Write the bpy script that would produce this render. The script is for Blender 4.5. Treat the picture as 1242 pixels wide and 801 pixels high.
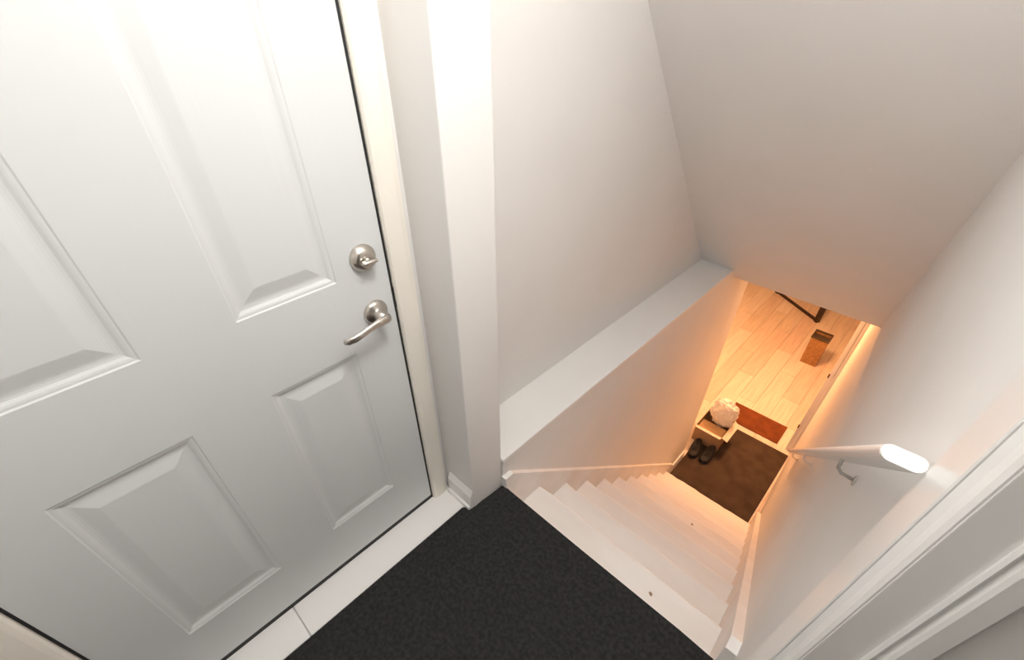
import bpy, bmesh, math, random
from mathutils import Vector, Matrix
random.seed(4)
for o in list(bpy.data.objects): bpy.data.objects.remove(o)
scene = bpy.context.scene
COL = scene.collection

# ------------------------------------------------------------------ camera
CAM_H = 1.55
YAW, PITCH, ROLL = -0.764, 0.688, 0.002
F_PX, PP_DY, W_PX = 543.4, 37.8, 1242.0
fw = Vector((math.sin(YAW)*math.cos(PITCH), math.cos(YAW)*math.cos(PITCH), -math.sin(PITCH)))
rt = Vector((math.cos(YAW), -math.sin(YAW), 0)); up = rt.cross(fw)
rt, up = math.cos(ROLL)*rt + math.sin(ROLL)*up, -math.sin(ROLL)*rt + math.cos(ROLL)*up
cd = bpy.data.cameras.new('camera'); cam = bpy.data.objects.new('camera', cd); COL.objects.link(cam)
m = Matrix((rt, up, -fw)).transposed().to_4x4(); m.translation = (0, 0, CAM_H)
cam.matrix_world = m
cd.sensor_fit = 'HORIZONTAL'; cd.sensor_width = 36.0; cd.lens = 36.0*F_PX/W_PX
cd.shift_y = PP_DY/W_PX; cd.clip_start = 0.02
scene.camera = cam

# ------------------------------------------------------------------ world, lights, exposure
w = bpy.data.worlds.new('world'); scene.world = w; w.use_nodes = True
w.node_tree.nodes['Background'].inputs[0].default_value = (1, 1, 1, 1)
w.node_tree.nodes['Background'].inputs[1].default_value = 0.05
vs = scene.view_settings
vs.view_transform = 'Standard'; vs.look = 'None'; vs.gamma = 1; vs.use_curve_mapping = False
vs.exposure = 0.22
def point(name, loc, rad, power, col):
    l = bpy.data.lights.new(name, 'POINT'); l.shadow_soft_size = rad; l.energy = power; l.color = col
    o = bpy.data.objects.new(name, l); COL.objects.link(o); o.location = loc
    return o
# the two lamps the photograph's light implies, both out of sight: the landing's ceiling lamp above the
# camera's view and the warm basement hall lamp hidden behind the sloping ceiling
LAMP_TOP = (-0.14, 0.36, 2.26)
LAMP_LOW = (-0.72, 4.75, -0.06)
point('landing_ceiling_lamp_offscreen', LAMP_TOP, 0.16, 36, (1, 0.98, 0.96))
point('hall_ceiling_lamp_offscreen', LAMP_LOW, 0.10, 135, (1, 0.45, 0.19))

# ------------------------------------------------------------------ materials
MATS = {}
def mat(name, col, rough=0.5, metal=0.0, var=0.0, vscale=8.0, bump=0.0, bscale=60.0, stretch=(1, 1, 1),
        col2=None, emit=0.0, spec=0.5, coat=0.0, detail=4):
    if name in MATS: return MATS[name]
    M = bpy.data.materials.new(name); M.use_nodes = True; MATS[name] = M
    nt = M.node_tree; b = nt.nodes['Principled BSDF']
    b.inputs['Base Color'].default_value = (*col, 1); b.inputs['Roughness'].default_value = rough
    b.inputs['Metallic'].default_value = metal; b.inputs['Specular IOR Level'].default_value = spec
    b.inputs['Coat Weight'].default_value = coat
    tc = nt.nodes.new('ShaderNodeTexCoord'); mp = nt.nodes.new('ShaderNodeMapping')
    mp.inputs['Scale'].default_value = stretch
    nt.links.new(tc.outputs['Object'], mp.inputs[0])
    if var > 0 or col2:
        n = nt.nodes.new('ShaderNodeTexNoise'); n.inputs['Scale'].default_value = vscale; n.inputs['Detail'].default_value = detail
        nt.links.new(mp.outputs[0], n.inputs['Vector'])
        r = nt.nodes.new('ShaderNodeValToRGB'); c2 = col2 or tuple(max(0, c*(1-var)) for c in col)
        r.color_ramp.elements[0].position = 0.35; r.color_ramp.elements[1].position = 0.65
        r.color_ramp.elements[0].color = (*c2, 1); r.color_ramp.elements[1].color = (*col, 1)
        nt.links.new(n.outputs[0], r.inputs[0]); nt.links.new(r.outputs[0], b.inputs['Base Color'])
    if bump > 0:
        n2 = nt.nodes.new('ShaderNodeTexNoise'); n2.inputs['Scale'].default_value = bscale; n2.inputs['Detail'].default_value = 6
        nt.links.new(mp.outputs[0], n2.inputs['Vector'])
        bm_ = nt.nodes.new('ShaderNodeBump'); bm_.inputs['Strength'].default_value = bump; bm_.inputs['Distance'].default_value = 0.004
        nt.links.new(n2.outputs[0], bm_.inputs['Height']); nt.links.new(bm_.outputs[0], b.inputs['Normal'])
    if emit > 0:
        b.inputs['Emission Color'].default_value = (*col, 1); b.inputs['Emission Strength'].default_value = emit
    return M
WALL = mat('wall_paint', (0.845, 0.828, 0.803), 0.6, var=0.03, vscale=2.5, bump=0.10, bscale=90)
TRIM = mat('trim_paint', (0.86, 0.845, 0.82), 0.35, var=0.02, vscale=3, bump=0.04, bscale=40)
CASING = mat('cream_casing_paint', (0.92, 0.87, 0.78), 0.32, var=0.04, vscale=4, bump=0.05, bscale=30)
DOOR = mat('door_paint', (0.71, 0.725, 0.725), 0.28, var=0.015, vscale=3, bump=0.05, bscale=120, stretch=(1, 1, 0.08))
STAIR = mat('stair_paint', (0.92, 0.90, 0.87), 0.5, col2=(0.86, 0.825, 0.785), vscale=7, bump=0.25, bscale=18, stretch=(0.35, 1, 1))
CHIP = mat('worn_wood', (0.45, 0.30, 0.20), 0.7, var=0.3, vscale=60)
CARPET = mat('charcoal_carpet', (0.042, 0.042, 0.040), 0.95, col2=(0.025, 0.025, 0.0255), vscale=80, bump=1.0, bscale=320, spec=0.1, detail=10)
MAT_LOW = mat('brown_mat', (0.080, 0.056, 0.038), 0.9, col2=(0.052, 0.036, 0.025), vscale=9, bump=0.8, bscale=200, spec=0.15, detail=6)
RUST = mat('rust_mat', (0.20, 0.06, 0.018), 0.85, var=0.3, vscale=10, bump=0.6, bscale=180, spec=0.15)
NICKEL = mat('satin_nickel', (0.62, 0.58, 0.53), 0.28, 1.0, bump=0.03, bscale=200)
BLACK = mat('black_rubber', (0.02, 0.02, 0.02), 0.6, var=0.2)
BLACKMETAL = mat('black_metal', (0.035, 0.02, 0.012), 0.45, 0.3, var=0.2)
SHOE = mat('black_shoe_leather', (0.005, 0.006, 0.008), 0.7, var=0.3, vscale=20, bump=0.2, bscale=80)
SOLE = mat('shoe_sole_rubber', (0.008, 0.008, 0.009), 0.85, var=0.2)
CARD = mat('cardboard', (0.36, 0.23, 0.13), 0.85, var=0.15, vscale=12, stretch=(1, 1, 0.2), bump=0.1, bscale=120)
CARDIN = mat('cardboard_rim', (0.80, 0.72, 0.60), 0.85, var=0.12, vscale=20)
PLASTIC = mat('white_plastic_bag', (0.86, 0.86, 0.82), 0.3, var=0.1, vscale=14, bump=0.4, bscale=24)
BIN = mat('brown_wicker', (0.36, 0.19, 0.07), 0.6, var=0.3, vscale=30, bump=0.5, bscale=90)
BINDARK = mat('bin_rim_and_shade', (0.07, 0.05, 0.03), 0.8, var=0.2)  # dark rim colour, also the shade painted into the basket opening
TABLETOP = mat('oak_tabletop', (0.42, 0.26, 0.13), 0.4, var=0.3, vscale=5, stretch=(0.2, 2, 1))
GLASS = mat('frosted_lamp_glass', (0.9, 0.89, 0.87), 0.4)
PLANKS = [mat('laminate_%s' % n, c, 0.32, col2=tuple(x*0.86 for x in c), vscale=5, stretch=(8, 0.6, 1), bump=0.06, bscale=30)
          for n, c in (('pale', (0.80, 0.71, 0.60)), ('honey', (0.76, 0.65, 0.53)), ('cream', (0.83, 0.75, 0.65)), ('rosy', (0.76, 0.62, 0.51)))]

# ------------------------------------------------------------------ helpers
def link(name, bm, material, parent=None, smooth=False, label=None, stuff=None):
    me = bpy.data.meshes.new(name)
    bmesh.ops.recalc_face_normals(bm, faces=bm.faces[:])
    if parent is not None:
        bmesh.ops.translate(bm, verts=bm.verts[:], vec=-Vector(WORLD.get(parent.name, parent.location)))
    bm.to_mesh(me); bm.free()
    o = bpy.data.objects.new(name, me); COL.objects.link(o)
    me.materials.append(material)
    if smooth:
        for p in me.polygons: p.use_smooth = True
    if parent is not None:
        o.parent = parent; WORLD[o.name] = WORLD.get(parent.name, tuple(parent.location))
    if label: o['label'] = label
    return o
WORLD = {}
def thing(name, loc, label, cat, group=None):
    o = bpy.data.objects.new(name, None); COL.objects.link(o); o.location = loc; o.empty_display_size = 0.05
    o['label'] = label; o['category'] = cat
    if group: o['group'] = group
    WORLD[o.name] = tuple(loc)
    return o
def tag(o, label, cat, group=None, kind=None):
    o['label'] = label; o['category'] = cat
    if group: o['group'] = group
    if kind: o['kind'] = kind
    return o
def struct(o, label, cat):
    return tag(o, label, cat, kind='structure')
def box(bm, x0, x1, y0, y1, z0, z1, bev=0.0, seg=2):
    vs_ = [bm.verts.new((x, y, z)) for x in (x0, x1) for y in (y0, y1) for z in (z0, z1)]
    fs = [(0, 1, 3, 2), (4, 6, 7, 5), (0, 4, 5, 1), (2, 3, 7, 6), (0, 2, 6, 4), (1, 5, 7, 3)]
    faces = [bm.faces.new([vs_[i] for i in f]) for f in fs]
    if bev > 0:
        es = list({e for f in faces for e in f.edges})
        bmesh.ops.bevel(bm, geom=es, offset=bev, segments=seg, affect='EDGES', profile=0.5)
    return bm
def bx(*a, **k): return box(bmesh.new(), *a, **k)
def prism(bm, pts, axis, a, b):
    """closed polygon pts (2-D) extruded along axis from a to b (axis 0: pts=(y,z), 1: (x,z), 2: (x,y))"""
    def P(p, t):
        return {0: (t, p[0], p[1]), 1: (p[0], t, p[1]), 2: (p[0], p[1], t)}[axis]
    A = [bm.verts.new(P(p, a)) for p in pts]; B = [bm.verts.new(P(p, b)) for p in pts]
    bm.faces.new(A); bm.faces.new(B[::-1])
    n = len(pts)
    for i in range(n): bm.faces.new((A[i], A[(i+1) % n], B[(i+1) % n], B[i]))
    return bm
def hexa(bm, pts):
    v = [bm.verts.new(p) for p in pts]
    for f in ((0, 1, 2, 3), (7, 6, 5, 4), (0, 4, 5, 1), (1, 5, 6, 2), (2, 6, 7, 3), (3, 7, 4, 0)):
        bm.faces.new([v[i] for i in f])
    return bm
def lathe(bm, prof, origin, axis, n=28):
    """prof [(r, t)] revolved about axis at origin"""
    ax = Vector(axis).normalized(); u = ax.orthogonal().normalized(); v = ax.cross(u); O = Vector(origin)
    rings = []
    for r, t in prof:
        rings.append([bm.verts.new(O + ax*t + (u*math.cos(a) + v*math.sin(a))*max(r, 1e-5)) for a in [2*math.pi*i/n for i in range(n)]])
    for a, b in zip(rings, rings[1:]):
        for i in range(n): bm.faces.new((a[i], a[(i+1) % n], b[(i+1) % n], b[i]))
    bm.faces.new(rings[0]); bm.faces.new(rings[-1])
    return bm
def sweep(bm, pts, section, upv=(0, 0, 1)):
    """section [(u,v)] swept along pts; u along side vector, v along up"""
    pts = [Vector(p) for p in pts]; rings = []
    for i, p in enumerate(pts):
        d = (pts[min(i+1, len(pts)-1)] - pts[max(i-1, 0)]).normalized()
        s = d.cross(Vector(upv)).normalized(); t = s.cross(d)
        k = section[i] if isinstance(section[0], list) else section
        rings.append([bm.verts.new(p + s*a + t*b) for a, b in k])
    n = len(rings[0])
    for a, b in zip(rings, rings[1:]):
        for i in range(n): bm.faces.new((a[i], a[(i+1) % n], b[(i+1) % n], b[i]))
    bm.faces.new(rings[0]); bm.faces.new(rings[-1][::-1])
    return bm
def circ(r, n=12, ry=None): return [(r*math.cos(2*math.pi*i/n), (ry or r)*math.sin(2*math.pi*i/n)) for i in range(n)]

# ------------------------------------------------------------------ dimensions
XD = -0.937                      # face of the entry door
DY0, DY1 = -0.407, 0.520         # its edges
CEIL = 2.42
LOW = -2.15                      # basement floor
NY, RUN, RISE, NST = 0.765, 0.215, 0.1955, 11
SL = RISE/RUN
XL = -0.775                      # lower left wall of the stair
def xr(y): return 0.152 - 0.036*(y - 0.6)      # right stair wall is a little out of square
LEDGE = 0.17
SOF_Y, SOF_Z = 2.945, 0.09       # bottom edge of the sloping ceiling
def sofz(y): return SOF_Z + 1.14*(SOF_Y - y)
SOF_TOP_Y = SOF_Y - (CEIL - SOF_Z)/1.14
JY = 0.437                       # jamb of the side doorway
HX0, HX1, HY1 = -3.0, 1.6, 9.0   # basement room

# ------------------------------------------------------------------ structure: landing
struct(link('floor', bx(-1.1, 0.42, -1.2, NY - 0.03, -0.12, 0.0), TRIM), 'white painted landing floor under the charcoal mat', 'floor')
bm = bmesh.new()
box(bm, -1.12, XD - 0.002, -1.2, DY0 - 0.012, -0.12, CEIL); box(bm, -1.12, XD - 0.002, DY1 + 0.012, 0.607, -0.12, CEIL)
box(bm, -1.12, XD - 0.002, DY0 - 0.012, DY1 + 0.012, 2.05, CEIL)
struct(link('wall_left', bm, WALL), 'off-white wall around the entry door', 'wall')
wb = link('wall_back', bx(-1.12, 0.42, -1.3, -1.2, -0.12, CEIL), WALL)
struct(wb, 'off-white wall at the back of the landing', 'wall')
# wall post between the door and the stairwell
o = struct(link('wall_post', bx(-1.14, -0.782, 0.607, 0.757, -0.12, CEIL, bev=0.004), WALL), 'square off-white wall post between entry door and stairwell', 'wall')
# upper left stair wall, set back behind the ledge
struct(link('wall_left_upper', bx(-1.14, -0.992, 0.75, 3.0, LEDGE, CEIL), WALL), 'smooth white upper stairwell wall set back above the ledge', 'wall')
bm = bmesh.new()
box(bm, -1.14, XL, 0.757, 3.35, LOW - 0.1, LEDGE - 0.03)
struct(link('wall_left_lower', bm, WALL), 'lower stairwell wall with a ledge, glowing warm at the foot', 'wall')
struct(link('trim_1', bx(-1.0, XL + 0.004, 0.757, 2.96, LEDGE - 0.03, LEDGE, bev=0.004), TRIM), 'white painted ledge running along the left stair wall', 'ledge')
# sloping ceiling + landing ceiling
bm = bmesh.new()
prism(bm, [(SOF_Y, SOF_Z), (SOF_TOP_Y, CEIL), (SOF_TOP_Y, CEIL + 0.12), (SOF_Y + 0.3, CEIL + 0.12), (SOF_Y + 0.3, SOF_Z)], 0, -1.1, 0.40)
struct(link('ceiling_sloped', bm, WALL), 'sloping off-white ceiling above the staircase', 'ceiling')
struct(link('ceiling', bx(-1.12, 0.42, -1.3, SOF_TOP_Y + 0.02, CEIL, CEIL + 0.12), WALL), 'flat white ceiling over the landing', 'ceiling')
# right wall of the stairs (skewed) and around side doorway
bm = bmesh.new()
y0, y1 = JY + 0.012, 4.2
hexa(bm, [(xr(y0), y0, LOW - 0.1), (0.30, y0, LOW - 0.1), (0.30, y1, LOW - 0.1), (xr(y1), y1, LOW - 0.1),
          (xr(y0), y0, CEIL), (0.30, y0, CEIL), (0.30, y1, CEIL), (xr(y1), y1, CEIL)])
struct(link('wall_right', bm, WALL), 'off-white stairwell wall carrying the handrail', 'wall')
bm = bmesh.new()
box(bm, xr(0.5), 0.26, -1.2, -0.44, -0.12, CEIL); box(bm, xr(0.5), 0.26, -0.44, JY + 0.012, 2.08, CEIL)
struct(link('wall_right_landing', bm, WALL), 'off-white wall around the side doorway of the landing', 'wall')

# side doorway: moulded casing, jamb, stop
XC = 0.134                      # casing face
t = thing('trim_2', (XC, JY, 0), 'white moulded casing and jamb of the side doorway beside the handrail', 'door frame'); t['kind'] = 'structure'
prof = [(xr(.6) + .01, 0.604), (XC + 0.002, 0.604), (XC, 0.600), (XC, 0.503), (XC + 0.012, 0.500), (XC + 0.0135, 0.494), (XC + 0.0115, 0.470),
        (XC + 0.005, 0.452), (XC + 0.001, 0.447), (XC, 0.442), (XC + 0.004, JY + 0.001), (xr(.6) + .01, JY + 0.001)]
xb = xr(.6) + .01
link('moulding', prism(bmesh.new(), [(xb, 0.499), (XC + 0.0025, 0.499), (XC + 0.009, 0.493), (XC + 0.0125, 0.484)] + prof[6:], 2, 0.0, 2.14), TRIM, t)
link('casing', prism(bmesh.new(), prof[:3] + [(XC, 0.505), (XC + 0.002, 0.5035), (xb, 0.5035)], 2, 0.0, 2.14), TRIM, t)
link('jamb', bx(XC + 0.006, 0.29, JY, JY + 0.02, 0, 2.08, bev=0.001), TRIM, t)
bm = bmesh.new()
prism(bm, [(0.176, JY + 0.002), (0.176, JY - 0.004), (0.179, JY - 0.006), (0.183, JY - 0.002), (0.186, JY - 0.008), (0.190, JY - 0.010), (0.206, JY - 0.010), (0.209, JY - 0.007), (0.209, JY + 0.002)], 2, 0, 2.08)
link('door_stop', bm, TRIM, t)
link('casing', prism(bmesh.new(), [(x, -0.007 - y) for x, y in prof], 2, 0.0, 2.14), TRIM, t)
link('jamb', bx(XC + 0.006, 0.29, -0.464, -0.444, 0, 2.08, bev=0.001), TRIM, t)
link('head_casing', bx(XC, XC + 0.02, -0.444, JY, 2.07, 2.15, bev=0.003), TRIM, t)

# room behind the side doorway (only a shell)
bm = bmesh.new(); box(bm, 0.42, 2.6, -1.2, 1.4, -0.12, -0.005); box(bm, 0.14, 0.42, -0.46, JY + 0.02, -0.10, 0.002)
struct(link('floor_side_room', bm, mat('side_room_floor', (0.30, 0.22, 0.16), 0.5, var=0.25, vscale=5, stretch=(0.3, 4, 1))), 'brown wooden floor of the room past the side doorway', 'floor')
bm = bmesh.new()
box(bm, 2.6, 2.7, -1.3, 1.5, -0.1, CEIL); box(bm, 0.26, 2.7, -1.3, -1.2, -0.1, CEIL); box(bm, 0.30, 2.7, 1.4, 1.5, -0.1, CEIL)
struct(link('wall_side_room', bm, WALL), 'plain off-white walls of the room past the side doorway', 'wall')
struct(link('ceiling_side_room', bx(0.26, 2.7, -1.3, 1.5, CEIL, CEIL + 0.1), WALL), 'white ceiling of the room past the side doorway', 'ceiling')

# threshold boards along the door
t = thing('trim_3', (-0.875, 0.1, 0), 'white painted threshold boards between entry door and charcoal mat', 'threshold'); t['kind'] = 'structure'
for a, b in ((-0.93, -0.048), (-0.045, 0.60)):
    link('threshold_board', bx(XD - 0.03, -0.80, a, b, 0.0, 0.009, bev=0.002), TRIM, t)

# ------------------------------------------------------------------ entry door
d = thing('door_1', (XD, 0.5*(DY0 + DY1), 0.0), 'white six-panel entry door with satin nickel lever and deadbolt', 'door'); d['kind'] = 'structure'
ys = [DY0, -0.263, -0.012, 0.157, 0.385, DY1]
zs = [0.030, 0.226, 0.815, 1.024, 1.60, 1.70, 1.93, 2.04]
bm = bmesh.new()
for i in range(5):
    for j in range(7):
        if i in (1, 3) and j in (1, 3, 5): continue
        bm.faces.new([bm.verts.new((XD, y, z)) for y, z in ((ys[i], zs[j]), (ys[i+1], zs[j]), (ys[i+1], zs[j+1]), (ys[i], zs[j+1]))])
bmesh.ops.remove_doubles(bm, verts=bm.verts[:], dist=1e-5)
bd = [e for e in bm.edges if len(e.link_faces) == 1 and (all(abs(v.co.y - DY0) < 1e-5 for v in e.verts) or all(abs(v.co.y - DY1) < 1e-5 for v in e.verts) or all(abs(v.co.z - zs[0]) < 1e-5 for v in e.verts) or all(abs(v.co.z - zs[-1]) < 1e-5 for v in e.verts))]
r = bmesh.ops.extrude_edge_only(bm, edges=bd)
for v in [g for g in r['geom'] if isinstance(g, bmesh.types.BMVert)]: v.co.x -= 0.044
box(bm, XD - 0.044, XD - 0.03, DY0, DY1, zs[0], zs[-1])
link('slab', bm, DOOR, d)
RING = [(0, 0), (0.003, 0.0020), (0.007, 0.0024), (0.011, 0.0036), (0.017, 0.0066), (0.022, 0.0074), (0.027, 0.0074), (0.032, 0.0067), (0.054, 0.0022), (0.058, 0.0016)]
for i in (1, 3):
    for j in (1, 3, 5):
        bm = bmesh.new(); last = None
        for ins, dep in RING:
            q = [bm.verts.new((XD - dep, y, z)) for y, z in ((ys[i]+ins, zs[j]+ins), (ys[i+1]-ins, zs[j]+ins), (ys[i+1]-ins, zs[j+1]-ins), (ys[i]+ins, zs[j+1]-ins))]
            if last:
                for k in range(4): bm.faces.new((last[k], last[(k+1) % 4], q[(k+1) % 4], q[k]))
            last = q
        bm.faces.new(last)
        link('panel', bm, DOOR, d)
link('door_sweep', bx(XD - 0.04, XD - 0.0005, DY0 + 0.002, DY1 - 0.002, 0.008, 0.0305), BLACK, d, label='black rubber sweep under the door')
# deadbolt: rose + thumb turn
db = link('deadbolt', lathe(bmesh.new(), [(0.034, -0.001), (0.034, 0.004), (0.031, 0.011), (0.025, 0.016), (0.023, 0.018), (0.010, 0.019)], (XD, 0.461, 1.062), (1, 0, 0)), NICKEL, d, smooth=True, label='round satin nickel deadbolt')
bm = bmesh.new(); lathe(bm, [(0.008, 0.0), (0.008, 0.012)], (XD + 0.017, 0.461, 1.062), (1, 0, 0), 14)
box(bm, XD + 0.024, XD + 0.040, 0.441, 0.481, 1.057, 1.067, bev=0.004)
link('thumb_turn', bm, NICKEL, db, smooth=True)
lv = link('lever_rose', lathe(bmesh.new(), [(0.034, -0.001), (0.034, 0.004), (0.031, 0.010), (0.024, 0.014), (0.015, 0.016), (0.012, 0.022), (0.0115, 0.046)], (XD, 0.463, 0.908), (1, 0, 0)), NICKEL, d, smooth=True, label='round satin nickel lever rose')
bm = bmesh.new()
pts = [(XD + 0.048, 0.474, 0.908), (XD + 0.051, 0.462, 0.909), (XD + 0.054, 0.440, 0.910), (XD + 0.056, 0.415, 0.908), (XD + 0.057, 0.39, 0.903), (XD + 0.056, 0.368, 0.898), (XD + 0.052, 0.352, 0.896), (XD + 0.046, 0.343, 0.896)]
rr = [0.010, 0.0115, 0.010, 0.0085, 0.0085, 0.009, 0.0085, 0.006]
sweep(bm, pts, [[(a*0.75, b*1.1) for a, b in circ(q, 14)] for q in rr])
link('lever', bm, NICKEL, lv, smooth=True)
link('latch_plate', bx(XD - 0.03, XD + 0.002, DY1 + 0.0005, DY1 + 0.013, 0.895, 0.955, bev=0.001), BLACK, d, label='dark latch in the door gap')

# cream casing of the door
t = thing('trim_4', (XD, 0.56, 0), 'cream painted casing boards around the entry door', 'door frame'); t['kind'] = 'structure'
cp = lambda a, s: [(XD - 0.03, a), (XD + 0.006, a), (XD + 0.0125, a + s*0.004), (XD + 0.016, a + s*0.014), (XD + 0.017, a + s*0.045), (XD + 0.014, a + s*0.060), (XD + 0.004, a + s*0.066), (XD - 0.03, a + s*0.066)]
link('casing', prism(bmesh.new(), cp(DY1 + 0.0065, 1), 2, 0.009, 2.12), CASING, t)
link('casing', prism(bmesh.new(), cp(DY0 - 0.0065, -1), 2, 0.009, 2.12), CASING, t)
link('head_casing', bx(XD - 0.03, XD + 0.017, DY0 - 0.0065, DY1 + 0.0065, 2.047, 2.12, bev=0.004), CASING, t)
for a, b in ((DY1 + 0.0006, DY1 + 0.0058), (DY0 - 0.0058, DY0 - 0.0006)):  # black strips put in as the shade of the gaps beside the door
    link('door_gap_shade', bx(XD - 0.04, XD + 0.0005, a, b, 0.010, 2.045), BLACK, t, label='black strip standing in for the shaded gap along the door edge')
# baseboard on the post
t = thing('baseboard_left', (-0.86, 0.6, 0), 'small white baseboard at the foot of the wall post', 'baseboard'); t['kind'] = 'structure'
prof = [(0.612, 0.0), (0.594, 0.0), (0.594, 0.085), (0.599, 0.094), (0.603, 0.104), (0.606, 0.112), (0.612, 0.112)]
link('board', prism(bmesh.new(), prof, 0, -0.915, -0.784), TRIM, t)
link('shoe_moulding', bx(-0.915, -0.786, 0.583, 0.596, 0.0, 0.028, bev=0.005), TRIM, t)

# ------------------------------------------------------------------ landing mat
bm = bmesh.new()
outline = [(-0.812, -1.19), (-0.817, 0.578), (-0.781, 0.606), (-0.776, 0.759), (-0.40, 0.756), (0.0, 0.759), (0.112, 0.758), (0.128, 0.60), (0.128, -1.19)]
prism(bm, outline, 2, 0.0, 0.014)
top = [e for e in bm.edges if all(v.co.z > 0.01 for v in e.verts)]
bmesh.ops.bevel(bm, geom=top, offset=0.005, segments=2, affect='EDGES')
tag(link('landing_mat', bm, CARPET), 'large charcoal carpet mat covering the landing at the stair top', 'mat')

# ------------------------------------------------------------------ staircase
s = thing('staircase', (-0.35, NY, LOW), 'white painted wooden staircase going down between two walls', 'staircase')
XT0 = XL + 0.018
def xs(y): return xr(y) - 0.028
def tread(k, th=0.032):
    yf = NY + RUN*k; yb = yf - RUN - 0.028; z = -RISE*k
    if k == 0: yb = NY - 0.05
    bm = bmesh.new()
    pr = [(yb, z - th), (yf - 0.010, z - th)]
    for a in range(-80, 81, 20):
        pr.append((yf - 0.016 + 0.016*math.cos(math.radians(a)), z - th/2 + th/2*math.sin(math.radians(a))))
    pr += [(yf - 0.012, z), (yb, z)]
    n = 14; rings = []
    rnd = random.Random(k*7 + 1)
    wob = [rnd.uniform(-0.003, 0.003) for _ in range(n + 1)]
    for i in range(n + 1):
        f = i/n; ring = []
        for y, zz in pr:
            x = XT0 + f*(xs(y) - XT0)
            e = max(0.0, (y - yb)/(yf - yb))**3
            ring.append(bm.verts.new((x, y + wob[i]*e, zz + 0.6*wob[(i*5) % n]*e)))
        rings.append(ring)
    m_ = len(pr)
    for a, b in zip(rings, rings[1:]):
        for i in range(m_): bm.faces.new((a[i], a[(i+1) % m_], b[(i+1) % m_], b[i]))
    bm.faces.new(rings[0]); bm.faces.new(rings[-1][::-1])
    return bm
for k in range(0, NST):
    link('tread', tread(k), STAIR, s)
    yr = NY + RUN*k - 0.026; z = -RISE*k
    bm = bmesh.new(); x1 = xs(yr)
    box(bm, XT0, x1, yr - 0.018, yr, z - RISE + 0.0, z - 0.03)
    link('riser', bm, STAIR, s)
# skirts
def skirt(xa, xb, off):
    yT = NY - 0.0; yB = NY + RUN*(NST - 1) + 0.13
    pts = [(yT - 0.012, -0.25), (yT - 0.012, off), (yT + 0.03, off), (yB, off - SL*(yB - NY - 0.03)), (yB, LOW), (yB - 0.35, LOW)]
    bm = bmesh.new(); A = []; B = []
    for y, z in pts:
        A.append(bm.verts.new((xa(y), y, z))); B.append(bm.verts.new((xb(y), y, z)))
    bm.faces.new(A); bm.faces.new(B[::-1]); n = len(pts)
    for i in range(n): bm.faces.new((A[i], A[(i+1) % n], B[(i+1) % n], B[i]))
    bmesh.ops.triangulate(bm, faces=[f for f in bm.faces if len(f.verts) > 4])
    return bm
link('skirt_board', skirt(lambda y: XL - 0.005, lambda y: XL + 0.022, 0.07), STAIR, s)
link('skirt_board', skirt(lambda y: xr(y) - 0.032, lambda y: xr(y) + 0.004, 0.125), STAIR, s)
for (x, k, yy) in ((-0.138, 1, 0.90), (-0.25, 6, 1.99)):
    bm = bmesh.new(); n = 9; z = -RISE*k
    v = [bm.verts.new((x + random.uniform(.6, 1.1)*0.009*math.cos(2*math.pi*i/n), yy + random.uniform(.6, 1.1)*0.007*math.sin(2*math.pi*i/n), z + 0.0035)) for i in range(n)]
    f = bm.faces.new(v); r = bmesh.ops.extrude_face_region(bm, geom=[f])
    for g in r['geom']:
        if isinstance(g, bmesh.types.BMVert): g.co.z -= 0.005
    link('paint_chip', bm, CHIP, s, label='brown worn spot in the white paint')

# baseboard at the foot of the left wall
struct(link('baseboard_lower_left', bx(XL - 0.005, XL + 0.014, NY + RUN*(NST - 1) + 0.10, 3.352, LOW, LOW + 0.10, bev=0.004), TRIM), 'white baseboard on the wall beside the brown mat', 'baseboard')

# ------------------------------------------------------------------ handrail
h = thing('handrail', (0.10, 0.6, 1.10), 'white wooden handrail with a rounded end on the right stair wall', 'handrail')
def railp(y): return Vector((xr(y) - 0.043, y, 1.098 - SL*(y - 0.6)))
sec = []
W2, T2 = 0.0255, 0.0112
for cx_, a0 in ((W2 - T2, -90), (-(W2 - T2), 90)):
    for a in range(0, 181, 20):
        sec.append((cx_ + T2*math.cos(math.radians(a0 + a)), T2*math.sin(math.radians(a0 + a))))
sc = lambda q: [(a*q, b*q) for a, b in sec]
d0 = (railp(3.0) - railp(0.6)).normalized()
P = [railp(0.6) - d0*0.0, railp(0.6) + d0*0.0025] + [railp(0.6 + 0.3*i) for i in range(1, 9)]
bm = sweep(bmesh.new(), P, [sc(0.93)] + [sc(1.0)]*(len(P) - 1))
link('rail', bm, TRIM, h, smooth=False)
for y in (0.98, 1.9, 2.8):
    p = railp(y); bm = bmesh.new()
    lathe(bm, [(0.013, 0.0), (0.013, 0.003), (0.009, 0.005)], (xr(y) - 0.0005, y, p.z - 0.055), (-1, 0, 0), 16)
    sweep(bm, [(xr(y) - 0.004, y, p.z - 0.055), (xr(y) - 0.03, y, p.z - 0.053), (xr(y) - 0.041, y, p.z - 0.042), (xr(y) - 0.043, y, p.z - 0.012)], circ(0.0042, 10), (0, 1, 0))
    link('bracket', bm, TRIM if y > 1 else mat('bracket_metal', (0.55, 0.52, 0.48), 0.4, 0.6), h, smooth=True)

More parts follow.
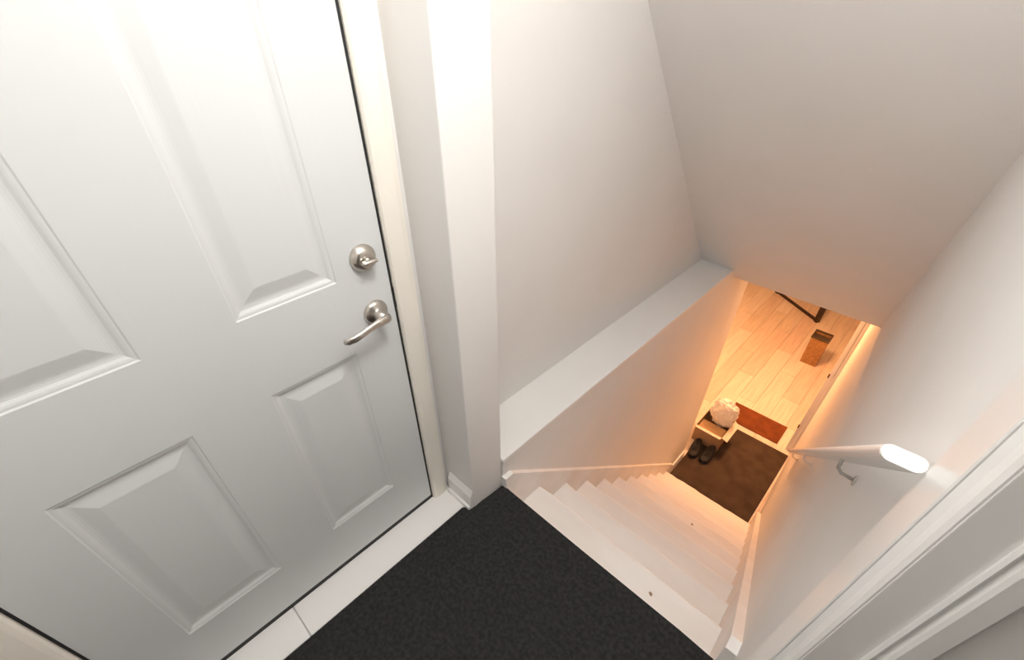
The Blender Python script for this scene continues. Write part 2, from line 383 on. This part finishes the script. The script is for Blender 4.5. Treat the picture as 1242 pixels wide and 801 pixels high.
# ------------------------------------------------------------------ basement
fl = link('floor_lower', bx(HX0, HX1, 2.6, HY1, LOW - 0.1, LOW - 0.012), mat('subfloor', (0.25, 0.17, 0.11), 0.8, var=0.2))
struct(fl, 'pale laminate plank floor at the foot of the stairs', 'floor')
PW, PL = 0.19, 1.28
cache = {}
ix = 0
x = HX0
while x < HX1 - 0.01:
    yy = 2.62 - (ix*0.47) % PL
    while yy < HY1:
        a, b = max(yy, 2.62), min(yy + PL, HY1)
        if b - a > 0.05:
            bm = bmesh.new(); box(bm, x + 0.0012, x + PW - 0.0012, a + 0.0012, b - 0.0012, LOW - 0.012, LOW, bev=0.0012, seg=1)
            vis = (-2.1 < x < 0.2)
            link('plank', bm, random.choice(PLANKS), fl)
        yy += PL
    x += PW; ix += 1
struct(link('wall_lower_front', bx(HX0, -1.12, 3.25, 3.35, LOW - 0.1, SOF_Z + 0.02), WALL), 'basement wall beside the stair foot', 'wall')
struct(link('wall_lower_left', bx(HX0 - 0.1, HX0, 3.25, HY1, LOW - 0.1, SOF_Z + 0.02), WALL), 'basement side wall', 'wall')
struct(link('wall_lower_back', bx(HX0 - 0.1, HX1 + 0.1, HY1, HY1 + 0.1, LOW - 0.1, SOF_Z + 0.02), WALL), 'basement far wall', 'wall')
bm = bmesh.new(); box(bm, HX1, HX1 + 0.1, 4.1, HY1, LOW - 0.1, SOF_Z + 0.02); box(bm, 0.28, HX1, 4.1, 4.2, LOW - 0.1, SOF_Z + 0.02)
struct(link('wall_lower_right', bm, WALL), 'basement wall behind the stair', 'wall')
struct(link('ceiling_lower', bx(HX0 - 0.1, HX1 + 0.1, SOF_Y, HY1 + 0.1, SOF_Z, SOF_Z + 0.1), WALL), 'low white basement ceiling', 'ceiling')
# painted corner board at the end of the right wall, with hinges
t = thing('trim_5', (0.0, 4.2, LOW), 'pale corner board with small dark hinges at the end of the right wall', 'trim'); t['kind'] = 'structure'
link('corner_board', bx(-0.004, xr(4.2) + 0.02, 4.185, 4.225, LOW, SOF_Z, bev=0.002), TRIM, t)
link('door_stop', bx(-0.042, -0.006, 4.20, 4.225, LOW, SOF_Z, bev=0.002), TRIM, t)
link('board_gap_shade', bx(-0.0065, -0.003, 4.195, 4.205, -1.13, SOF_Z), BLACK, t)  # black strip laid in for the shade in the gap between the boards
for z in (-1.13, -1.80):
    link('hinge', bx(-0.046, -0.034, 4.190, 4.201, z - 0.022, z + 0.022, bev=0.002), mat('dark_hinge', (0.12, 0.08, 0.05), 0.4, 0.7), t, label='small dark hinge')

# mats
def flat_mat(name, x0, x1, y0, y1, th, M, label, rot=0):
    bm = bmesh.new(); box(bm, x0, x1, y0, y1, 0, th, bev=min(0.004, th*0.4))
    c = Vector((0.5*(x0 + x1), 0.5*(y0 + y1), 0))
    bmesh.ops.rotate(bm, verts=bm.verts[:], cent=c, matrix=Matrix.Rotation(rot, 3, 'Z'))
    bmesh.ops.translate(bm, verts=bm.verts[:], vec=(0, 0, LOW))
    return tag(link(name, bm, M), label, 'mat')
flat_mat('floor_mat', XL + 0.016, 0.018, 2.86, 4.115, 0.010, MAT_LOW, 'dark brown mat on the floor at the foot of the stairs')
flat_mat('doormat', -0.70, -0.125, 4.20, 4.52, 0.012, RUST, 'small rust-orange doormat beyond the dark brown mat', 0.0)

# cardboard box with open flaps
bxr = thing('cardboard_box', (-0.68, 3.81, LOW + 0.010), 'open cardboard box standing on the brown mat by the wall corner', 'box')
x0, x1, y0, y1, z0, z1 = -0.82, -0.545, 3.64, 3.97, LOW + 0.010, LOW + 0.225
for nm, a in (('front_side', (x0, x1, y0, y0 + .005, z0, z1)), ('back_side', (x0, x1, y1 - .005, y1, z0, z1)), ('left_side', (x0, x0 + .005, y0 + .005, y1 - .005, z0, z1)), ('right_side', (x1 - .005, x1, y0 + .005, y1 - .005, z0, z1)), ('bottom', (x0, x1, y0, y1, z0, z0 + .006))):
    link(nm, bx(*a, bev=0.001, seg=1), CARD, bxr)
def flap(p, q, dirv):
    bm = bmesh.new(); p, q, dv = Vector(p), Vector(q), Vector(dirv); n = (q - p).cross(dv).normalized()*0.003
    e = (q - p)*0.04
    hexa(bm, [p, q, q + dv - e, p + dv + e, p + n, q + n, q + dv - e + n, p + dv + e + n]); return bm
link('flap', flap((x0, y0, z1), (x1, y0, z1), (0.0, -0.040, 0.006)), CARDIN, bxr)
link('flap', flap((x1, y0, z1), (x1, y1, z1), (0.055, 0, -0.03)), CARDIN, bxr)
link('flap', flap((x0, y0, z1), (x0, y1, z1), (-0.05, 0, 0.035)), CARDIN, bxr)
tag(link('paper_parcel', bx(x0 + .012, x1 - .012, y0 + .012, y0 + 0.17, z0 + .0055, z0 + .185, bev=0.010), mat('kraft_paper', (0.55, 0.36, 0.18), 0.8, var=0.2, vscale=9, bump=0.3, bscale=20)), 'tan paper parcel lying inside the open cardboard box', 'parcel')
# crumpled white bag stuffed into the back of the box
bm = bmesh.new(); bmesh.ops.create_icosphere(bm, subdivisions=4, radius=1.0)
from mathutils import noise
for v in bm.verts:
    p = v.co.copy(); n = noise.noise(p*2.3 + Vector((3, 1, 7)))*0.22 + abs(noise.noise(p*5.0))*0.20 + noise.noise(p*11)*0.05
    q = p*(1 + n); v.co = Vector((-0.665 + q.x*0.125, 3.885 + q.y*0.088, LOW + 0.325 + q.z*0.165))
bag = tag(link('plastic_bag', bm, PLASTIC), 'crumpled white plastic bag stuffed into the cardboard box', 'bag')

# black shoes
def make_shoe():
    L, Wd = 0.27, 0.098
    def outline_w(t): return Wd*0.5*(0.72 + 0.28*math.sin(min(1, t*1.25)*math.pi*0.62 + 0.1))*(1 - max(0, (t - 0.78)/0.22)**2.2*0.75)*(1 - max(0, (0.12 - t)/0.12)**2*0.5)
    def top_h(t): return 0.085 - 0.02*t if t < 0.42 else (0.077 - (t - 0.42)*0.17 if t < 0.72 else 0.026 + (1 - t)*0.0)
    def body(z0, hf, grow, hole):
        bm = bmesh.new(); n = 18; m_ = 16; rings = []
        for i in range(n + 1):
            t_ = i/n; wv = outline_w(t_)*grow; hh = hf(t_); ring = []
            for j in range(m_):
                a = 2*math.pi*j/m_; cx, sz = math.cos(a), math.sin(a)
                ex = abs(cx)**0.6*(1 if cx > 0 else -1); ez = abs(sz)**0.7*(1 if sz > 0 else -1)
                ring.append(bm.verts.new((wv*ex*(1 - 0.3*max(0, sz)), (t_ - 0.5)*L, z0 + hh*0.5*(1 + ez))))
            rings.append(ring)
        for a, b in zip(rings, rings[1:]):
            for j in range(m_): bm.faces.new((a[j], a[(j+1) % m_], b[(j+1) % m_], b[j]))
        bm.faces.new(rings[0]); bm.faces.new(rings[-1][::-1])
        return bm
    def hf(t_):
        if t_ < 0.38: return 0.072 + 0.010*math.sin(t_/0.38*math.pi)
        if t_ < 0.75: return 0.072 - (t_ - 0.38)/0.37*0.034
        return 0.038 - (t_ - 0.75)/0.25*0.014
    parts = [('upper', body(0.016, hf, 1.0, True), SHOE), ('sole', body(0.0, lambda t_: 0.020, 1.06, False), SOLE)]
    bm = bmesh.new()
    lathe(bm, [(0.0, 0.0), (0.030, 0.001), (0.033, 0.005), (0.030, 0.009), (0.022, 0.004), (0.0, 0.003)], (0, 0, 0), (0, 0, 1), 18)
    for v in bm.verts: v.co = Vector((v.co.x*0.95, v.co.y*1.55 - 0.078, v.co.z + 0.086))
    parts.append(('collar', bm, SOLE))
    bm = bmesh.new()
    for i in range(4):
        y = 0.000 + i*0.017; z = 0.0905 - i*0.0082
        sweep(bm, [(-0.022, y, z - 0.008), (0, y, z), (0.022, y + 0.004, z - 0.008)], circ(0.0028, 6))
    parts.append(('laces', bm, SOLE))
    return parts
shoe_mesh = make_shoe()
SHOE_AT = [(-0.715, 3.50, 0.15 + math.pi/2*0.0, 'black shoe on the brown mat, on the wall side of its pair'), (-0.585, 3.51, -0.06, 'black shoe on the brown mat, on the open-floor side of its pair')]
proto = None
for (x, y, rz, lab) in SHOE_AT:
    e = thing('shoe', (x, y, LOW + 0.0095), lab, 'shoe', 'pair of black shoes'); e.rotation_euler = (0, 0, rz + math.pi); e.scale = (1.0, 0.85, 1.0)
    if proto is None:
        proto = []
        for nm, bm, M in shoe_mesh:
            me = bpy.data.meshes.new(nm); bmesh.ops.recalc_face_normals(bm, faces=bm.faces[:]); bm.to_mesh(me); bm.free(); me.materials.append(M)
            for p in me.polygons: p.use_smooth = True
            proto.append((nm, me))
    for nm, me in proto:
        c = bpy.data.objects.new(nm, me); COL.objects.link(c); c.parent = e

# brown waste basket further down the hall
b = thing('waste_basket', (-0.33, 5.96, LOW), 'brown waste basket with dark opening standing on the pale floor', 'basket')
def tub(x0, x1, y0, y1, z0, z1, tap):
    return hexa(bmesh.new(), [(x0 + tap, y0 + tap, z0), (x1 - tap, y0 + tap, z0), (x1 - tap, y1 - tap, z0), (x0 + tap, y1 - tap, z0), (x0, y0, z1), (x1, y0, z1), (x1, y1, z1), (x0, y1, z1)])
HB = 0.40
bm = tub(-0.425, -0.235, 5.85, 6.05, LOW, LOW + HB, 0.006)
topf = max(bm.faces, key=lambda f: f.calc_center_median().z)
r = bmesh.ops.inset_region(bm, faces=[topf], thickness=0.012)
bmesh.ops.translate(bm, verts=topf.verts[:], vec=(0, 0, -0.05))
link('body', bm, BIN, b)
link('opening_shade', bx(-0.415, -0.245, 5.86, 6.04, LOW + HB - 0.06, LOW + HB - 0.045), BINDARK, b)  # dark sheet, its colour stands in for the shade inside the basket
bm = bmesh.new()
for a in ((-0.432, -0.228, 5.843, 5.858), (-0.432, -0.228, 6.042, 6.057), (-0.432, -0.417, 5.858, 6.042), (-0.243, -0.228, 5.858, 6.042)):
    box(bm, *a, LOW + HB - 0.018, LOW + HB + 0.004, bev=0.003, seg=1)
link('rim', bm, BINDARK, b)

# sled-base table at the end of the hall (only a foot of it shows)
A = Vector((-0.545, 6.985, LOW)); dirb = Vector((-0.84, 0.545, 0)).normalized(); nb = Vector((0.545, 0.84, 0)).normalized()
tb = thing('sled_table', tuple(A), 'black metal sled-base table at the far end of the basement hall', 'table')
def bar(p, q, r=0.016):
    return sweep(bmesh.new(), [p, q], [(-r, -r), (r, -r), (r, r), (-r, r)], (0, 0, 1) if abs((q - p).normalized().z) < 0.9 else (0.84, -0.545, 0))
for off in (0.0, 1.15):
    B = A + nb*off; C2 = B + dirb*0.84; r = 0.020
    link('floor_bar', bar(B - dirb*0.01 + Vector((0, 0, r)), C2 + Vector((0, 0, r)), 0.016), BLACKMETAL, tb)
    link('leg', bar(B + Vector((0, 0, 0.0)), B + Vector((0, 0, 0.72)), 0.028), BLACKMETAL, tb)
    link('leg', bar(C2 + Vector((0, 0, 0.0)), C2 + Vector((0, 0, 0.72)), 0.028), BLACKMETAL, tb)
bm = bmesh.new(); pp = [A - dirb*0.05 - nb*0.05, A + dirb*0.9 - nb*0.05, A + dirb*0.9 + nb*1.2, A - dirb*0.05 + nb*1.2]
hexa(bm, [p + Vector((0, 0, 0.715)) for p in pp] + [p + Vector((0, 0, 0.745)) for p in pp])
link('tabletop', bm, TABLETOP, tb)

# ------------------------------------------------------------------ lamp fixtures
def lamp(loc, ceil, rad, M, label):
    f = thing('ceiling_light', (loc[0], loc[1], ceil), label, 'lamp')
    link('canopy', lathe(bmesh.new(), [(rad, 0.0), (rad, 0.022), (rad*0.94, 0.026)], (loc[0], loc[1], ceil + 0.001), (0, 0, -1), 32), NICKEL, f, smooth=False)
    return f
for loc, c, r_, M, lab in ((LAMP_TOP, CEIL, 0.16, GLASS, 'round flush ceiling light above the landing'), (LAMP_LOW, SOF_Z, 0.15, GLASS, 'round ceiling light in the basement hall')):
    f = lamp(loc, c, r_, M, lab)
    link('diffuser', lathe(bmesh.new(), [(r_*0.9, 0.024), (r_*0.84, 0.05), (r_*0.6, 0.072), (r_*0.3, 0.08), (0.0, 0.082)], (loc[0], loc[1], c), (0, 0, -1), 32), M, f, smooth=True)
